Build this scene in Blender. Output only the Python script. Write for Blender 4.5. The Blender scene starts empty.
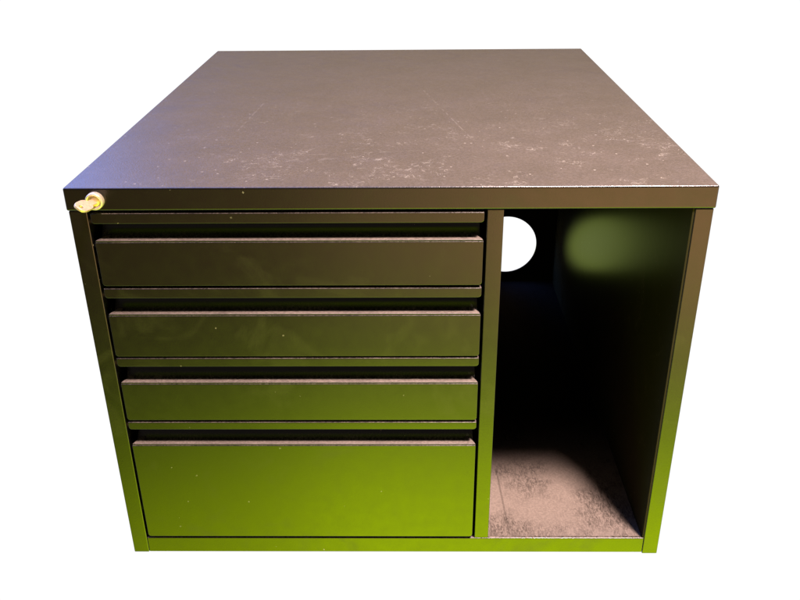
import bpy, bmesh, math
from mathutils import Vector, Matrix

S = 0.60            # cabinet lid is 0.60 m wide; the numbers below are in lid widths
ZT = 0.7316         # height of the lid's top above the bottom edge, in lid widths
D = 1.158           # depth in lid widths
H0 = -0.0375        # underside of the lid

scene = bpy.context.scene
col = scene.collection


def P(x, y, z):
    return Vector((x * S, y * S, (z + ZT) * S))


# ------------------------------------------------------------------ helpers
def link(name, bm, mat, parent=None, bevel=0.0, seg=3, smooth=True):
    me = bpy.data.meshes.new(name)
    bmesh.ops.recalc_face_normals(bm, faces=bm.faces)
    if bevel > 0:
        es = [e for e in bm.edges if len(e.link_faces) == 2 and e.calc_face_angle(0) > 0.5]
        bmesh.ops.bevel(bm, geom=es, offset=bevel * S, segments=seg, profile=0.5,
                        affect='EDGES', clamp_overlap=True)
    bm.to_mesh(me)
    bm.free()
    me.materials.append(mat)
    if smooth:
        for p in me.polygons:
            p.use_smooth = True
        try:
            me.set_sharp_from_angle(angle=math.radians(50))
        except Exception:
            pass
    o = bpy.data.objects.new(name, me)
    col.objects.link(o)
    if bevel > 0:
        wn = o.modifiers.new('weighted_normals', 'WEIGHTED_NORMAL')
        wn.mode = 'FACE_AREA'; wn.weight = 100; wn.keep_sharp = True
    if parent:
        o.parent = parent
    return o


def box(bm, x0, x1, y0, y1, z0, z1):
    vs = [bm.verts.new(P(x, y, z)) for x in (x0, x1) for y in (y0, y1) for z in (z0, z1)]
    for f in ((0, 1, 3, 2), (4, 6, 7, 5), (0, 4, 5, 1), (2, 3, 7, 6), (0, 2, 6, 4), (1, 5, 7, 3)):
        bm.faces.new([vs[i] for i in f])


def prism(bm, pts, axis, a, b):
    """closed outline swept along an axis ('x','y','z') from a to b"""
    def mk(p, t):
        if axis == 'y':
            return P(p[0], t, p[1])
        if axis == 'x':
            return P(t, p[0], p[1])
        return P(p[0], p[1], t)
    v0 = [bm.verts.new(mk(p, a)) for p in pts]
    v1 = [bm.verts.new(mk(p, b)) for p in pts]
    n = len(pts)
    bm.faces.new(v0[::-1])
    bm.faces.new(v1)
    for i in range(n):
        bm.faces.new([v0[i], v0[(i + 1) % n], v1[(i + 1) % n], v1[i]])


def round_rect(x0, x1, z0, z1, rb, rt, n=5):
    """rb, rt: corner radii below and above"""
    pts = []
    for cx, cz, r, a0 in ((x0 + rb, z0 + rb, rb, 180), (x1 - rb, z0 + rb, rb, 270),
                          (x1 - rt, z1 - rt, rt, 0), (x0 + rt, z1 - rt, rt, 90)):
        for i in range(n + 1):
            a = math.radians(a0 + 90 * i / n)
            pts.append((cx + r * math.cos(a), cz + r * math.sin(a)))
    return pts


# ---------------------------------------------------------------- materials
def new_mat(name):
    m = bpy.data.materials.new(name)
    m.use_nodes = True
    nt = m.node_tree
    return m, nt, nt.nodes['Principled BSDF']


class G:
    """small node-graph helper"""
    def __init__(s, nt):
        s.nt = nt

    def n(s, t, **k):
        nd = s.nt.nodes.new(t)
        for a, v in k.items():
            setattr(nd, a, v)
        return nd

    def put(s, sock, v):
        if hasattr(v, 'is_output') or isinstance(v, bpy.types.NodeSocket):
            s.nt.links.new(v, sock)
        else:
            sock.default_value = v

    def m(s, op, a, b=0.0, c=0.0, clamp=False):
        nd = s.n('ShaderNodeMath', operation=op)
        nd.use_clamp = clamp
        s.put(nd.inputs[0], a); s.put(nd.inputs[1], b); s.put(nd.inputs[2], c)
        return nd.outputs[0]

    def noise(s, vec, scale, detail=3, rough=0.5, dist=0.0):
        nd = s.n('ShaderNodeTexNoise')
        s.put(nd.inputs['Vector'], vec)
        nd.inputs['Scale'].default_value = scale
        nd.inputs['Detail'].default_value = detail
        nd.inputs['Roughness'].default_value = rough
        nd.inputs['Distortion'].default_value = dist
        return nd.outputs['Fac']

    def step(s, v, a, b, o0=0.0, o1=1.0):
        nd = s.n('ShaderNodeMapRange')
        nd.interpolation_type = 'SMOOTHSTEP'
        s.put(nd.inputs['Value'], v)
        s.put(nd.inputs['From Min'], a); s.put(nd.inputs['From Max'], b)
        s.put(nd.inputs['To Min'], o0); s.put(nd.inputs['To Max'], o1)
        return nd.outputs['Result']

    def mix(s, f, a, b, mode='MIX'):
        nd = s.n('ShaderNodeMix', data_type='RGBA', blend_type=mode)
        nd.clamp_factor = True
        s.put(nd.inputs['Factor'], f)
        s.put(nd.inputs['A'], a) if False else s.put(nd.inputs[6], a)
        s.put(nd.inputs[7], b)
        return nd.outputs[2]

    def scratch(s, x, y, x0, y0, x1, y1, w):
        """1 on a thin straight scratch between two points, 0 elsewhere"""
        dx, dy = x1 - x0, y1 - y0
        L = math.hypot(dx, dy)
        ux, uy = dx / L, dy / L
        rx = s.m('SUBTRACT', x, x0); ry = s.m('SUBTRACT', y, y0)
        t = s.m('ADD', s.m('MULTIPLY', rx, ux), s.m('MULTIPLY', ry, uy))
        d = s.m('ABSOLUTE', s.m('SUBTRACT', s.m('MULTIPLY', rx, uy), s.m('MULTIPLY', ry, ux)))
        a = s.step(d, w * 0.4, w, 1.0, 0.0)
        b = s.m('MULTIPLY', s.step(t, 0, w * 3), s.step(t, L - w * 3, L, 1.0, 0.0))
        return s.m('MULTIPLY', a, b)


DUST = (0.42, 0.325, 0.27, 1)


def paint(name, dust=0.5, marks=0.25, top=False, floor=False, rough=0.3, ior=1.6, bump=0.28, spec=0.5, film_min=0.45, base=(0.0034, 0.0030, 0.0028), rvar=0.12):
    """black powder-coated steel; dust lies on what faces upward"""
    m, nt, b = new_mat(name)
    g = G(nt)
    tc = g.n('ShaderNodeTexCoord')
    co = tc.outputs['Object']
    geo = g.n('ShaderNodeNewGeometry')
    sep = g.n('ShaderNodeSeparateXYZ'); nt.links.new(geo.outputs['Normal'], sep.inputs[0])
    up = g.step(sep.outputs['Z'], 0.45, 0.95)
    cs = g.n('ShaderNodeSeparateXYZ'); nt.links.new(co, cs.inputs[0])
    X, Y = cs.outputs['X'], cs.outputs['Y']

    grain = g.noise(co, 620 if top else 900, 2, 0.6)
    fine = g.noise(co, 420, 4, 0.7)
    blot = g.noise(co, 14, 5, 0.6)
    # dust film
    film = g.m('MULTIPLY', g.step(fine, 0.3, 0.75, film_min - 0.25, 1.0), g.step(blot, 0.3, 0.7, film_min, 1.0))
    dustf = g.m('MULTIPLY', g.m('MULTIPLY', film, up), dust)
    # pale specks and chips, everywhere
    vo = g.n('ShaderNodeTexVoronoi'); vo.feature = 'F1'
    nt.links.new(co, vo.inputs['Vector']); vo.inputs['Scale'].default_value = 75
    sepc = g.n('ShaderNodeSeparateColor'); nt.links.new(vo.outputs['Color'], sepc.inputs[0])
    size = g.m('MULTIPLY', g.step(sepc.outputs[0], 0.60, 1.0), 0.075)
    speck = g.m('MULTIPLY', g.m('LESS_THAN', vo.outputs['Distance'], size), g.step(grain, 0.35, 0.6))
    spk = g.m('MULTIPLY', speck, marks)
    # faint hand smudges
    smn = g.noise(co, 13, 3, 0.6, 1.2)
    smudge = g.m('MULTIPLY', g.step(smn, 0.54, 0.70), g.step(fine, 0.25, 0.7, 0.5, 1.0))
    dustf = g.m('MAXIMUM', dustf, g.m('MULTIPLY', smudge, 0.012))
    if top:
        # curling scuffs: thin contour lines of a noise, only in worn patches
        n1 = g.noise(co, 34, 1, 0.5, 2.4)
        line = g.step(g.m('ABSOLUTE', g.m('SUBTRACT', n1, 0.52)), 0.004, 0.016, 1.0, 0.0)
        n2 = g.noise(co, 62, 1, 0.5, 3.0)
        line2 = g.step(g.m('ABSOLUTE', g.m('SUBTRACT', n2, 0.47)), 0.006, 0.026, 1.0, 0.0)
        patch = g.step(g.noise(co, 26, 3, 0.6), 0.50, 0.60)
        # rubbed mostly along the front third of the lid
        front = g.m('MULTIPLY', g.step(Y, 0.04, 0.46, 1.0, 0.12), g.step(X, -0.22, -0.12, 0.35, 1.0))
        brk = g.step(g.noise(co, 120, 2), 0.44, 0.56)
        ln = g.m('MULTIPLY', g.m('MAXIMUM', line, g.m('MULTIPLY', line2, 0.8)), g.m('MULTIPLY', patch, brk))
        ln = g.m('MULTIPLY', g.m('MULTIPLY', ln, front), 0.20)
        vo2 = g.n('ShaderNodeTexVoronoi'); vo2.feature = 'F1'
        nt.links.new(co, vo2.inputs['Vector']); vo2.inputs['Scale'].default_value = 170
        s2 = g.n('ShaderNodeSeparateColor'); nt.links.new(vo2.outputs['Color'], s2.inputs[0])
        sp2 = g.m('LESS_THAN', vo2.outputs['Distance'], g.m('MULTIPLY', g.step(s2.outputs[1], 0.82, 1.0), 0.22))
        sp2 = g.m('MULTIPLY', g.m('MULTIPLY', sp2, g.step(Y, 0.0, 0.4, 0.28, 0.08)), up)
        sc = g.scratch(X, Y, -0.165, 0.33, -0.175, 0.185, 0.0011)
        sc = g.m('MAXIMUM', sc, g.scratch(X, Y, 0.035, 0.40, 0.085, 0.16, 0.0009))
        sc = g.m('MAXIMUM', sc, g.scratch(X, Y, -0.10, 0.10, 0.03, 0.115, 0.0008))
        sc = g.m('MULTIPLY', g.m('MULTIPLY', sc, brk), 0.09)
        spk = g.m('MAXIMUM', spk, g.m('MULTIPLY', up, g.m('MAXIMUM', ln, g.m('MAXIMUM', sp2, sc))))
    if floor:
        # scraped patches and drag marks in the dust of the compartment floor
        wp = g.n('ShaderNodeMapping'); nt.links.new(co, wp.inputs[0])
        wp.inputs['Scale'].default_value = (2.6, 0.8, 1)
        wp.inputs['Rotation'].default_value = (0, 0, math.radians(28))
        sc1 = g.noise(wp.outputs[0], 120, 6, 0.8, 1.4)
        pt = g.step(g.noise(co, 13, 3, 0.55), 0.40, 0.60)
        # dust colour thinned towards the back to paint in the bay's shade
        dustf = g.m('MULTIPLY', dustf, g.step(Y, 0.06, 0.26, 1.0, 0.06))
        scr = g.m('MULTIPLY', g.step(sc1, 0.42, 0.58), pt)
        dustf = g.m('MULTIPLY', dustf, g.m('SUBTRACT', 1.0, g.m('MULTIPLY', scr, 0.6)))
        ln = g.scratch(X, Y, 0.131, 0.004, 0.126, 0.13, 0.0016)
        dustf = g.m('MULTIPLY', dustf, g.m('SUBTRACT', 1.0, g.m('MULTIPLY', ln, 0.35)))
    bcol = g.mix(dustf, base + (1,), DUST)
    bcol = g.mix(spk, bcol, (0.62, 0.55, 0.42, 1))
    nt.links.new(bcol, b.inputs['Base Color'])
    r = g.m('ADD', g.m('MULTIPLY', g.noise(co, 60, 4, 0.6), rvar), g.m('ADD', g.m('MULTIPLY', smudge, 0.05 if rvar else 0.0), g.m('MULTIPLY_ADD', up, 0.07, rough - 0.13) if top else rough - 0.06))
    r = g.m('ADD', r, g.m('MULTIPLY', g.m('MAXIMUM', dustf, spk), 0.35), clamp=True)
    nt.links.new(r, b.inputs['Roughness'])
    b.inputs['IOR'].default_value = ior
    b.inputs['Specular IOR Level'].default_value = spec
    bp = g.n('ShaderNodeBump')
    nt.links.new(g.m('MULTIPLY', g.step(up, 0, 1, 0.18 if top else 0.6, 1.0), bump), bp.inputs['Strength'])
    bp.inputs['Distance'].default_value = 0.0004
    nt.links.new(g.m('ADD', grain, g.m('MULTIPLY', g.noise(co, 6, 2), 1.0)), bp.inputs['Height'])
    nt.links.new(bp.outputs[0], b.inputs['Normal'])
    return m


M_top = paint('black_powder_coat_lid', dust=0.19, marks=0.42, top=True, rough=0.28, film_min=0.78, bump=0.5)
M_frame = paint('black_powder_coat_frame', dust=0.55, marks=0.45, rough=0.20, bump=0.2)
M_face = paint('black_powder_coat_drawer', dust=0.5, marks=0.28, rough=0.20, bump=0.12)
M_lip = paint('dusty_grip_lip', dust=0.52, marks=0.1, rough=0.4, film_min=0.75)
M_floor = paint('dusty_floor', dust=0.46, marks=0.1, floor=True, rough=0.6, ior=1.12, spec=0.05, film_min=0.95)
M_in = paint('black_inner_steel', dust=0.3, marks=0.02, rough=0.33, ior=1.20, bump=0.0, spec=0.02,
             base=(0.030, 0.026, 0.012), rvar=0.0)


def metal(name, c, rough, grime=0.3):
    m, nt, b = new_mat(name)
    g = G(nt)
    tc = g.n('ShaderNodeTexCoord')
    n = g.noise(tc.outputs['Object'], 260, 4, 0.6)
    dark = tuple(v * 0.45 for v in c[:3]) + (1,)
    nt.links.new(g.mix(g.m('MULTIPLY', g.step(n, 0.45, 0.7), grime), c, dark), b.inputs['Base Color'])
    b.inputs['Metallic'].default_value = 0.55
    nt.links.new(g.step(n, 0.2, 0.8, rough - 0.08, rough + 0.12), b.inputs['Roughness'])
    bp = g.n('ShaderNodeBump')
    bp.inputs['Strength'].default_value = 0.3
    bp.inputs['Distance'].default_value = 0.0003
    nt.links.new(n, bp.inputs['Height'])
    nt.links.new(bp.outputs[0], b.inputs['Normal'])
    return m


M_brass = metal('worn_brass', (0.84, 0.63, 0.42, 1), 0.38, 0.45)
M_nickel = metal('worn_nickel', (0.84, 0.72, 0.52, 1), 0.30, 0.3)
M_slot = new_mat('keyway_black')[0]
M_slot.node_tree.nodes['Principled BSDF'].inputs['Base Color'].default_value = (0.01, 0.008, 0.006, 1)
M_slot.node_tree.nodes['Principled BSDF'].inputs['Roughness'].default_value = 0.6

# ------------------------------------------------------------------ cabinet
cab = bpy.data.objects.new('filing_cabinet', None)
cab.empty_display_size = 0.1
col.objects.link(cab)
cab['label'] = 'low black steel cabinet with four drawers, an open side bay and a dusty scuffed lid'
cab['category'] = 'cabinet'

# lid: a shallow folded cap, slightly wider than the carcass
bm = bmesh.new()
box(bm, -0.5, 0.5, 0, D, H0, 0)
link('lid', bm, M_top, cab, bevel=0.0032, seg=4)

XI = 0.469          # inner face of the side panels
XO = 0.4974
for sx in (-1, 1):
    bm = bmesh.new()
    a, b_ = (XI, XO) if sx > 0 else (-XO, -XI)
    zb = -0.7316 if sx > 0 else -0.7296
    box(bm, a, b_, 0.0015, D - 0.0158, zb, H0 - 0.0004)
    link('side_panel', bm, M_frame, cab, bevel=0.0016)

DV0, DV1 = 0.1505, 0.1765
bm = bmesh.new()
box(bm, DV0, DV1, 0.0022, D - 0.02, -0.6938, H0 - 0.0004)
link('divider_panel', bm, M_frame, cab, bevel=0.0014)

bm = bmesh.new()
box(bm, -XI + 0.0004, XI - 0.0004, 0.0020, 0.0085, -0.7288, -0.6942)
link('bottom_rail', bm, M_frame, cab, bevel=0.0014)

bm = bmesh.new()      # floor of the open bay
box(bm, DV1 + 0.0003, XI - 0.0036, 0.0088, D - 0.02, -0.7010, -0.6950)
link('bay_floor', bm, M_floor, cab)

bm = bmesh.new()      # underside
box(bm, -XI + 0.001, XI - 0.001, 0.0225, D - 0.02, -0.726, -0.7190)
link('base_plate', bm, M_in, cab)

bm = bmesh.new()      # inner skin of the bay's right wall
box(bm, XI - 0.0032, XI - 0.0003, 0.0030, D - 0.0205, -0.6946, H0 - 0.0006)
link('bay_wall', bm, M_in, cab)

# back panel with the round cable hole
HX, HZ, HR = 0.3205, -0.5745, 0.0905
bm = bmesh.new()
y0, y1 = D - 0.0155, D - 0.012
xa, xb, za, zb = -XO + 0.001, XO - 0.001, -0.7284, H0 - 0.0001
N = 64
inner, outer = [], []
for i in range(N):
    a = 2 * math.pi * (i + 0.5) / N
    c, s = math.cos(a), math.sin(a)
    inner.append((HX + HR * c, HZ + HR * s))
    t = min(((xb - HX) / c if c > 0 else (xa - HX) / c) if abs(c) > 1e-9 else 9e9,
            ((zb - HZ) / s if s > 0 else (za - HZ) / s) if abs(s) > 1e-9 else 9e9)
    outer.append([HX + t * c, HZ + t * s])
for cx, cz in ((xa, za), (xb, za), (xb, zb), (xa, zb)):      # snap the nearest ring points to the corners
    k = min(range(N), key=lambda i: (outer[i][0] - cx) ** 2 + (outer[i][1] - cz) ** 2)
    outer[k] = [cx, cz]
rings = []
for yy in (y0, y1):
    rings.append(([bm.verts.new(P(p[0], yy, p[1])) for p in inner],
                  [bm.verts.new(P(p[0], yy, p[1])) for p in outer]))
for i in range(N):
    j = (i + 1) % N
    for k in (0, 1):
        a, b_ = rings[k]
        bm.faces.new([a[i], a[j], b_[j], b_[i]])
    bm.faces.new([rings[0][0][i], rings[1][0][i], rings[1][0][j], rings[0][0][j]])
    bm.faces.new([rings[0][1][i], rings[0][1][j], rings[1][1][j], rings[1][1][i]])
link('back_panel', bm, M_in, cab)

# ------------------------------------------------------------------ drawers
X0, X1 = -0.4655, 0.1463
YF = 0.0005
# (rail top, rail bottom, lip z, panel bottom)
rows = [(-0.0420, -0.0590, -0.0905, -0.1660),
        (-0.1712, -0.1882, -0.2205, -0.2975),
        (-0.3014, -0.3174, -0.3520, -0.4262),
        (-0.4308, -0.4460, -0.4805, -0.6895)]
names = ['topmost shallow drawer, darkest of the four', None, None,
         'deep bottom drawer with bright green reflections of grass']
for k, (rt, rb, lz, pb) in enumerate(rows):
    # drawer body: tray and the pressed hollow behind the grip
    bm = bmesh.new()
    box(bm, X0 + 0.014, X1 - 0.014, 0.062, 1.02, pb + 0.012, lz - 0.004)
    th = 0.003
    hollow = [(0.0135, rt - 0.0008), (0.028, rt - 0.003), (0.036, rb - 0.002), (0.0375, rb - 0.012),
              (0.034, lz + 0.010), (0.027, lz + 0.0015), (0.0195, lz - 0.004), (0.0125, lz - 0.0045)]
    back = [(p[0] + th, p[1] + (0.001 if i < 4 else -th)) for i, p in enumerate(hollow)][::-1]
    back = [(max(p[0], 0.012), min(p[1], rt - 0.0002)) for p in back]
    prism(bm, hollow + back, 'x', X0 + 0.004, X1 - 0.004)
    dr = link('drawer', bm, M_face, cab)
    if names[k]:
        dr['label'] = names[k]
    # end plates of the hollow
    # grip rail above the hollow
    bm = bmesh.new()
    prism(bm, round_rect(X0 + 0.001, X1, rb, rt, 0.0055, 0.0012), 'y', YF, YF + 0.0125)
    link('grip_rail', bm, M_face, dr, bevel=0.0011)
    # front panel
    bm = bmesh.new()
    prism(bm, round_rect(X0 + 0.001, X1, pb, lz, 0.0055, 0.001), 'y', YF, YF + 0.0085)
    link('front_panel', bm, M_face, dr, bevel=0.0017)
    # folded grip lip, deeper mitred tabs at both ends
    d1, d2 = 0.0138, 0.0255
    pts = [(X0 + 0.0015, YF + 0.0008), (X1 - 0.0008, YF + 0.0008), (X1 - 0.0018, YF + 0.006),
           (X1 - 0.0115, YF + d2), (X1 - 0.018, YF + d2), (X1 - 0.0185, YF + d1),
           (X0 + 0.0195, YF + d1), (X0 + 0.019, YF + d2), (X0 + 0.0125, YF + d2), (X0 + 0.0030, YF + 0.006)]
    bm = bmesh.new()
    prism(bm, pts, 'z', lz + 0.0004, lz + 0.0030)
    link('grip_lip', bm, M_lip, dr, bevel=0.0009)

# --------------------------------------------------------------------- lock
LX, LZ = -0.4515, -0.0195
LR = 0.0138


def turned(bm, prof, n=40):
    """profile of (radius, y) turned round the lock's axis"""
    rs = []
    for r, y in prof:
        rs.append([bm.verts.new(P(LX + r * math.cos(2 * math.pi * i / n), y, LZ + r * math.sin(2 * math.pi * i / n)))
                   for i in range(n)])
    for a, b_ in zip(rs, rs[1:]):
        for i in range(n):
            bm.faces.new([a[i], a[(i + 1) % n], b_[(i + 1) % n], b_[i]])
    return rs


bm = bmesh.new()
turned(bm, [(LR, 0.002), (LR, -0.007), (LR - 0.0008, -0.0088), (LR - 0.002, -0.0094), (LR - 0.0036, -0.0088),
            (LR - 0.0044, -0.0066), (LR - 0.0044, 0.002)])
lock = link('lock_barrel', bm, M_nickel, cab)
bm = bmesh.new()
r_ = turned(bm, [(LR - 0.0046, 0.001), (LR - 0.0046, -0.0060), (LR - 0.0054, -0.0068), (0.0012, -0.0068)])
bm.faces.new(r_[-1])
link('lock_plug', bm, M_brass, lock)

# ---------------------------------------------------------------------- key
ax = Vector((-0.20, -1.0, 0.10)).normalized()
wd = Vector((math.cos(math.radians(33)), 0, -math.sin(math.radians(33))))
wd = (wd - ax * wd.dot(ax)).normalized()
nm = ax.cross(wd).normalized()


def kp(a, w, t):
    q = Vector((LX, -0.0066, LZ)) + ax * a + wd * w + nm * t
    return P(*q)


T = 0.0019
bm = bmesh.new()
# head outline: rounded, with a hanging hole
n = 40
out, hole = [], []
for i in range(n):
    a = 2 * math.pi * i / n
    c, s = math.cos(a), math.sin(a)
    e = 0.62
    out.append((0.0285 + 0.0165 * math.copysign(abs(c) ** e, c), 0.0108 * math.copysign(abs(s) ** 0.8, s)))
    hole.append((0.0365 + 0.0034 * c, 0.0034 * s))
rr = []
for t in (-T, T):
    rr.append(([bm.verts.new(kp(p[0], p[1], t)) for p in out], [bm.verts.new(kp(p[0], p[1], t)) for p in hole]))
for i in range(n):
    j = (i + 1) % n
    for k in (0, 1):
        o_, h_ = rr[k]
        bm.faces.new([o_[i], o_[j], h_[j], h_[i]])
    bm.faces.new([rr[0][0][i], rr[0][0][j], rr[1][0][j], rr[1][0][i]])
    bm.faces.new([rr[0][1][i], rr[0][1][j], rr[1][1][j], rr[1][1][i]])
bmesh.ops.recalc_face_normals(bm, faces=bm.faces)


def kbox(bm, a0, a1, w, t):
    vs = [bm.verts.new(kp(a, ww, tt)) for a in (a0, a1) for ww in (-w, w) for tt in (-t, t)]
    for f in ((0, 1, 3, 2), (4, 6, 7, 5), (0, 4, 5, 1), (2, 3, 7, 6), (0, 2, 6, 4), (1, 5, 7, 3)):
        bm.faces.new([vs[i] for i in f])


key = link('key', bm, M_brass, None, bevel=0.0006, seg=2)
key['label'] = 'small worn brass key sticking out of the round lock at the lid corner'
key['category'] = 'key'
bm = bmesh.new()
kbox(bm, -0.03, 0.0135, 0.0052, 0.0012)
link('key_blade', bm, M_brass, key, bevel=0.0004, seg=1)

# -------------------------------------------------------------------- world
# plain white studio surround behind; in front of the cabinet lies green lawn, with
# open sky to the left: only the paint's gloss and the fill light show them
w = bpy.data.worlds.new('World')
scene.world = w
w.use_nodes = True
nt = w.node_tree
g = G(nt)
tc = g.n('ShaderNodeTexCoord')
sp = g.n('ShaderNodeSeparateXYZ'); nt.links.new(tc.outputs['Generated'], sp.inputs[0])
dx, dy, dz = sp.outputs


def ramp(v, stops):
    r = g.n('ShaderNodeValToRGB')
    cr = r.color_ramp
    cr.interpolation = 'EASE'
    while len(cr.elements) > 1:
        cr.elements.remove(cr.elements[-1])
    for i, (p, c) in enumerate(stops):
        e = cr.elements[0] if i == 0 else cr.elements.new(p)
        e.position = p
        e.color = (c[0], c[1], c[2], 1)
    nt.links.new(v, r.inputs[0])
    return r.outputs[0]


depth = g.m('MULTIPLY', dz, -1.0)
MID = [(0.0, (.02, .015, .008)), (0.20, (.12, .08, .03)), (0.30, (.42, .22, .10)), (0.40, (.31, .19, .08)),
       (0.48, (.17, .155, .035)), (0.55, (.17, .22, .008)), (0.62, (.42, .60, .0)), (0.68, (.60, .84, .0)),
       (0.76, (.45, .62, .0)), (0.88, (.10, .13, .01)), (1.0, (.05, .06, .01))]
lawn = ramp(depth, MID)
side_hi = ramp(g.step(dx, -0.5, 0.5, 0, 1), [(0.0, (.06, .06, .06)), (0.25, (.13, .13, .12)), (0.5, (.5, .5, .5)),
                                            (0.8, (1, .95, .9)), (1.0, (1, .95, .9))])
side_lo = ramp(g.step(dx, -0.5, 0.5, 0, 1), [(0.0, (.3, .3, .3)), (0.2, (.5, .5, .5)), (0.45, (.95, .95, .95)),
                                            (1.0, (1, 1, 1))])
side = g.mix(g.step(depth, 0.40, 0.62), side_hi, side_lo)
lawn = g.mix(1.0, lawn, side, 'MULTIPLY')
lawn = g.mix(1.0, lawn, (10, 10, 10, 1), 'MULTIPLY')

white = (1.06, 1.06, 1.06, 1)
low = g.mix(g.step(dy, -0.35, -0.10), lawn, white)
# upper half: warm interior glow ahead, blue sky towards the left
up_front = ramp(dz, [(0.0, (.10, .10, .06)), (0.16, (.15, .145, .09)), (0.24, (.36, .30, .23)), (0.34, (.74, .58, .52)),
                     (0.6, (.4, .33, .30)), (1.0, (.2, .18, .17))])
up_front = g.mix(1.0, up_front, (2.0, 1.66, 1.06, 1), 'MULTIPLY')
az = g.m('ARCTAN2', dx, dy)
blue = g.m('MULTIPLY', g.step(az, -0.43, -0.31, 1.0, 0.0), g.step(dz, 0.20, 0.29))
upc = g.mix(blue, up_front, (1.15, 2.1, 6.4, 1))
upb = g.mix(g.step(dy, -0.3, 0.1), (.10, .085, .075, 1), upc)
final = g.mix(g.step(dz, 0.02, 0.08), low, upb)
bg = nt.nodes['Background']
nt.links.new(final, bg.inputs['Color'])
bg.inputs['Strength'].default_value = 1.0


# -------------------------------------------------------------------- lamps
def area(name, loc, target, size, power, color, sy=None):
    l = bpy.data.lights.new(name, 'AREA')
    l.energy = power
    l.color = color
    l.size = size
    if sy:
        l.shape = 'RECTANGLE'; l.size_y = sy
    o = bpy.data.objects.new(name, l)
    o.location = loc
    o.rotation_euler = (Vector(target) - Vector(loc)).to_track_quat('-Z', 'Y').to_euler()
    col.objects.link(o)
    return o


# soft lamp high in front and to the right
tgt = P(0.25, 0.05, -0.69)
dirn = Vector((0.14, -0.19, 0.655)).normalized()
area('key_lamp', tgt + dirn * 2.6, tgt, 0.30, 13.5, (1.0, 0.80, 0.75)).data.spread = math.radians(40)
# unseen green lamp added to stand in for the lawn beyond the cable hole
hc = P(HX, D, HZ)
back_dir = Vector((-0.593, 2.37, -0.99)).normalized()
area('lawn_standin_lamp', hc + back_dir * 0.75, hc, 0.18, 0.42, (0.74, 1.0, 0.0))

# ------------------------------------------------------------------- camera
p, yaw, roll = 0.4616473711926115, -0.01547435156873885, -0.009448764031467872
cp, sn = math.cos(p), math.sin(p)
cy, sy_ = math.cos(yaw), math.sin(yaw)
fwd = Vector((sy_ * cp, cy * cp, -sn)); right = Vector((cy, -sy_, 0)); upv = right.cross(fwd)
c, s = math.cos(roll), math.sin(roll)
R_, U_ = c * right + s * upv, -s * right + c * upv
cam = bpy.data.cameras.new('camera')
co = bpy.data.objects.new('camera', cam)
col.objects.link(co)
M = Matrix((R_, U_, -fwd)).transposed().to_4x4()
M.translation = P(0.03374760787586606, -1.223768996025032, 0.4169103903859796)
co.matrix_world = M
cam.sensor_width = 36
cam.lens = 844.2434867442781 / 800 * 36
cam.clip_start = 0.02
cam.clip_end = 200
scene.camera = co

vs = scene.view_settings
vs.view_transform = 'Standard'
vs.look = 'None'
vs.exposure = 0
vs.gamma = 1
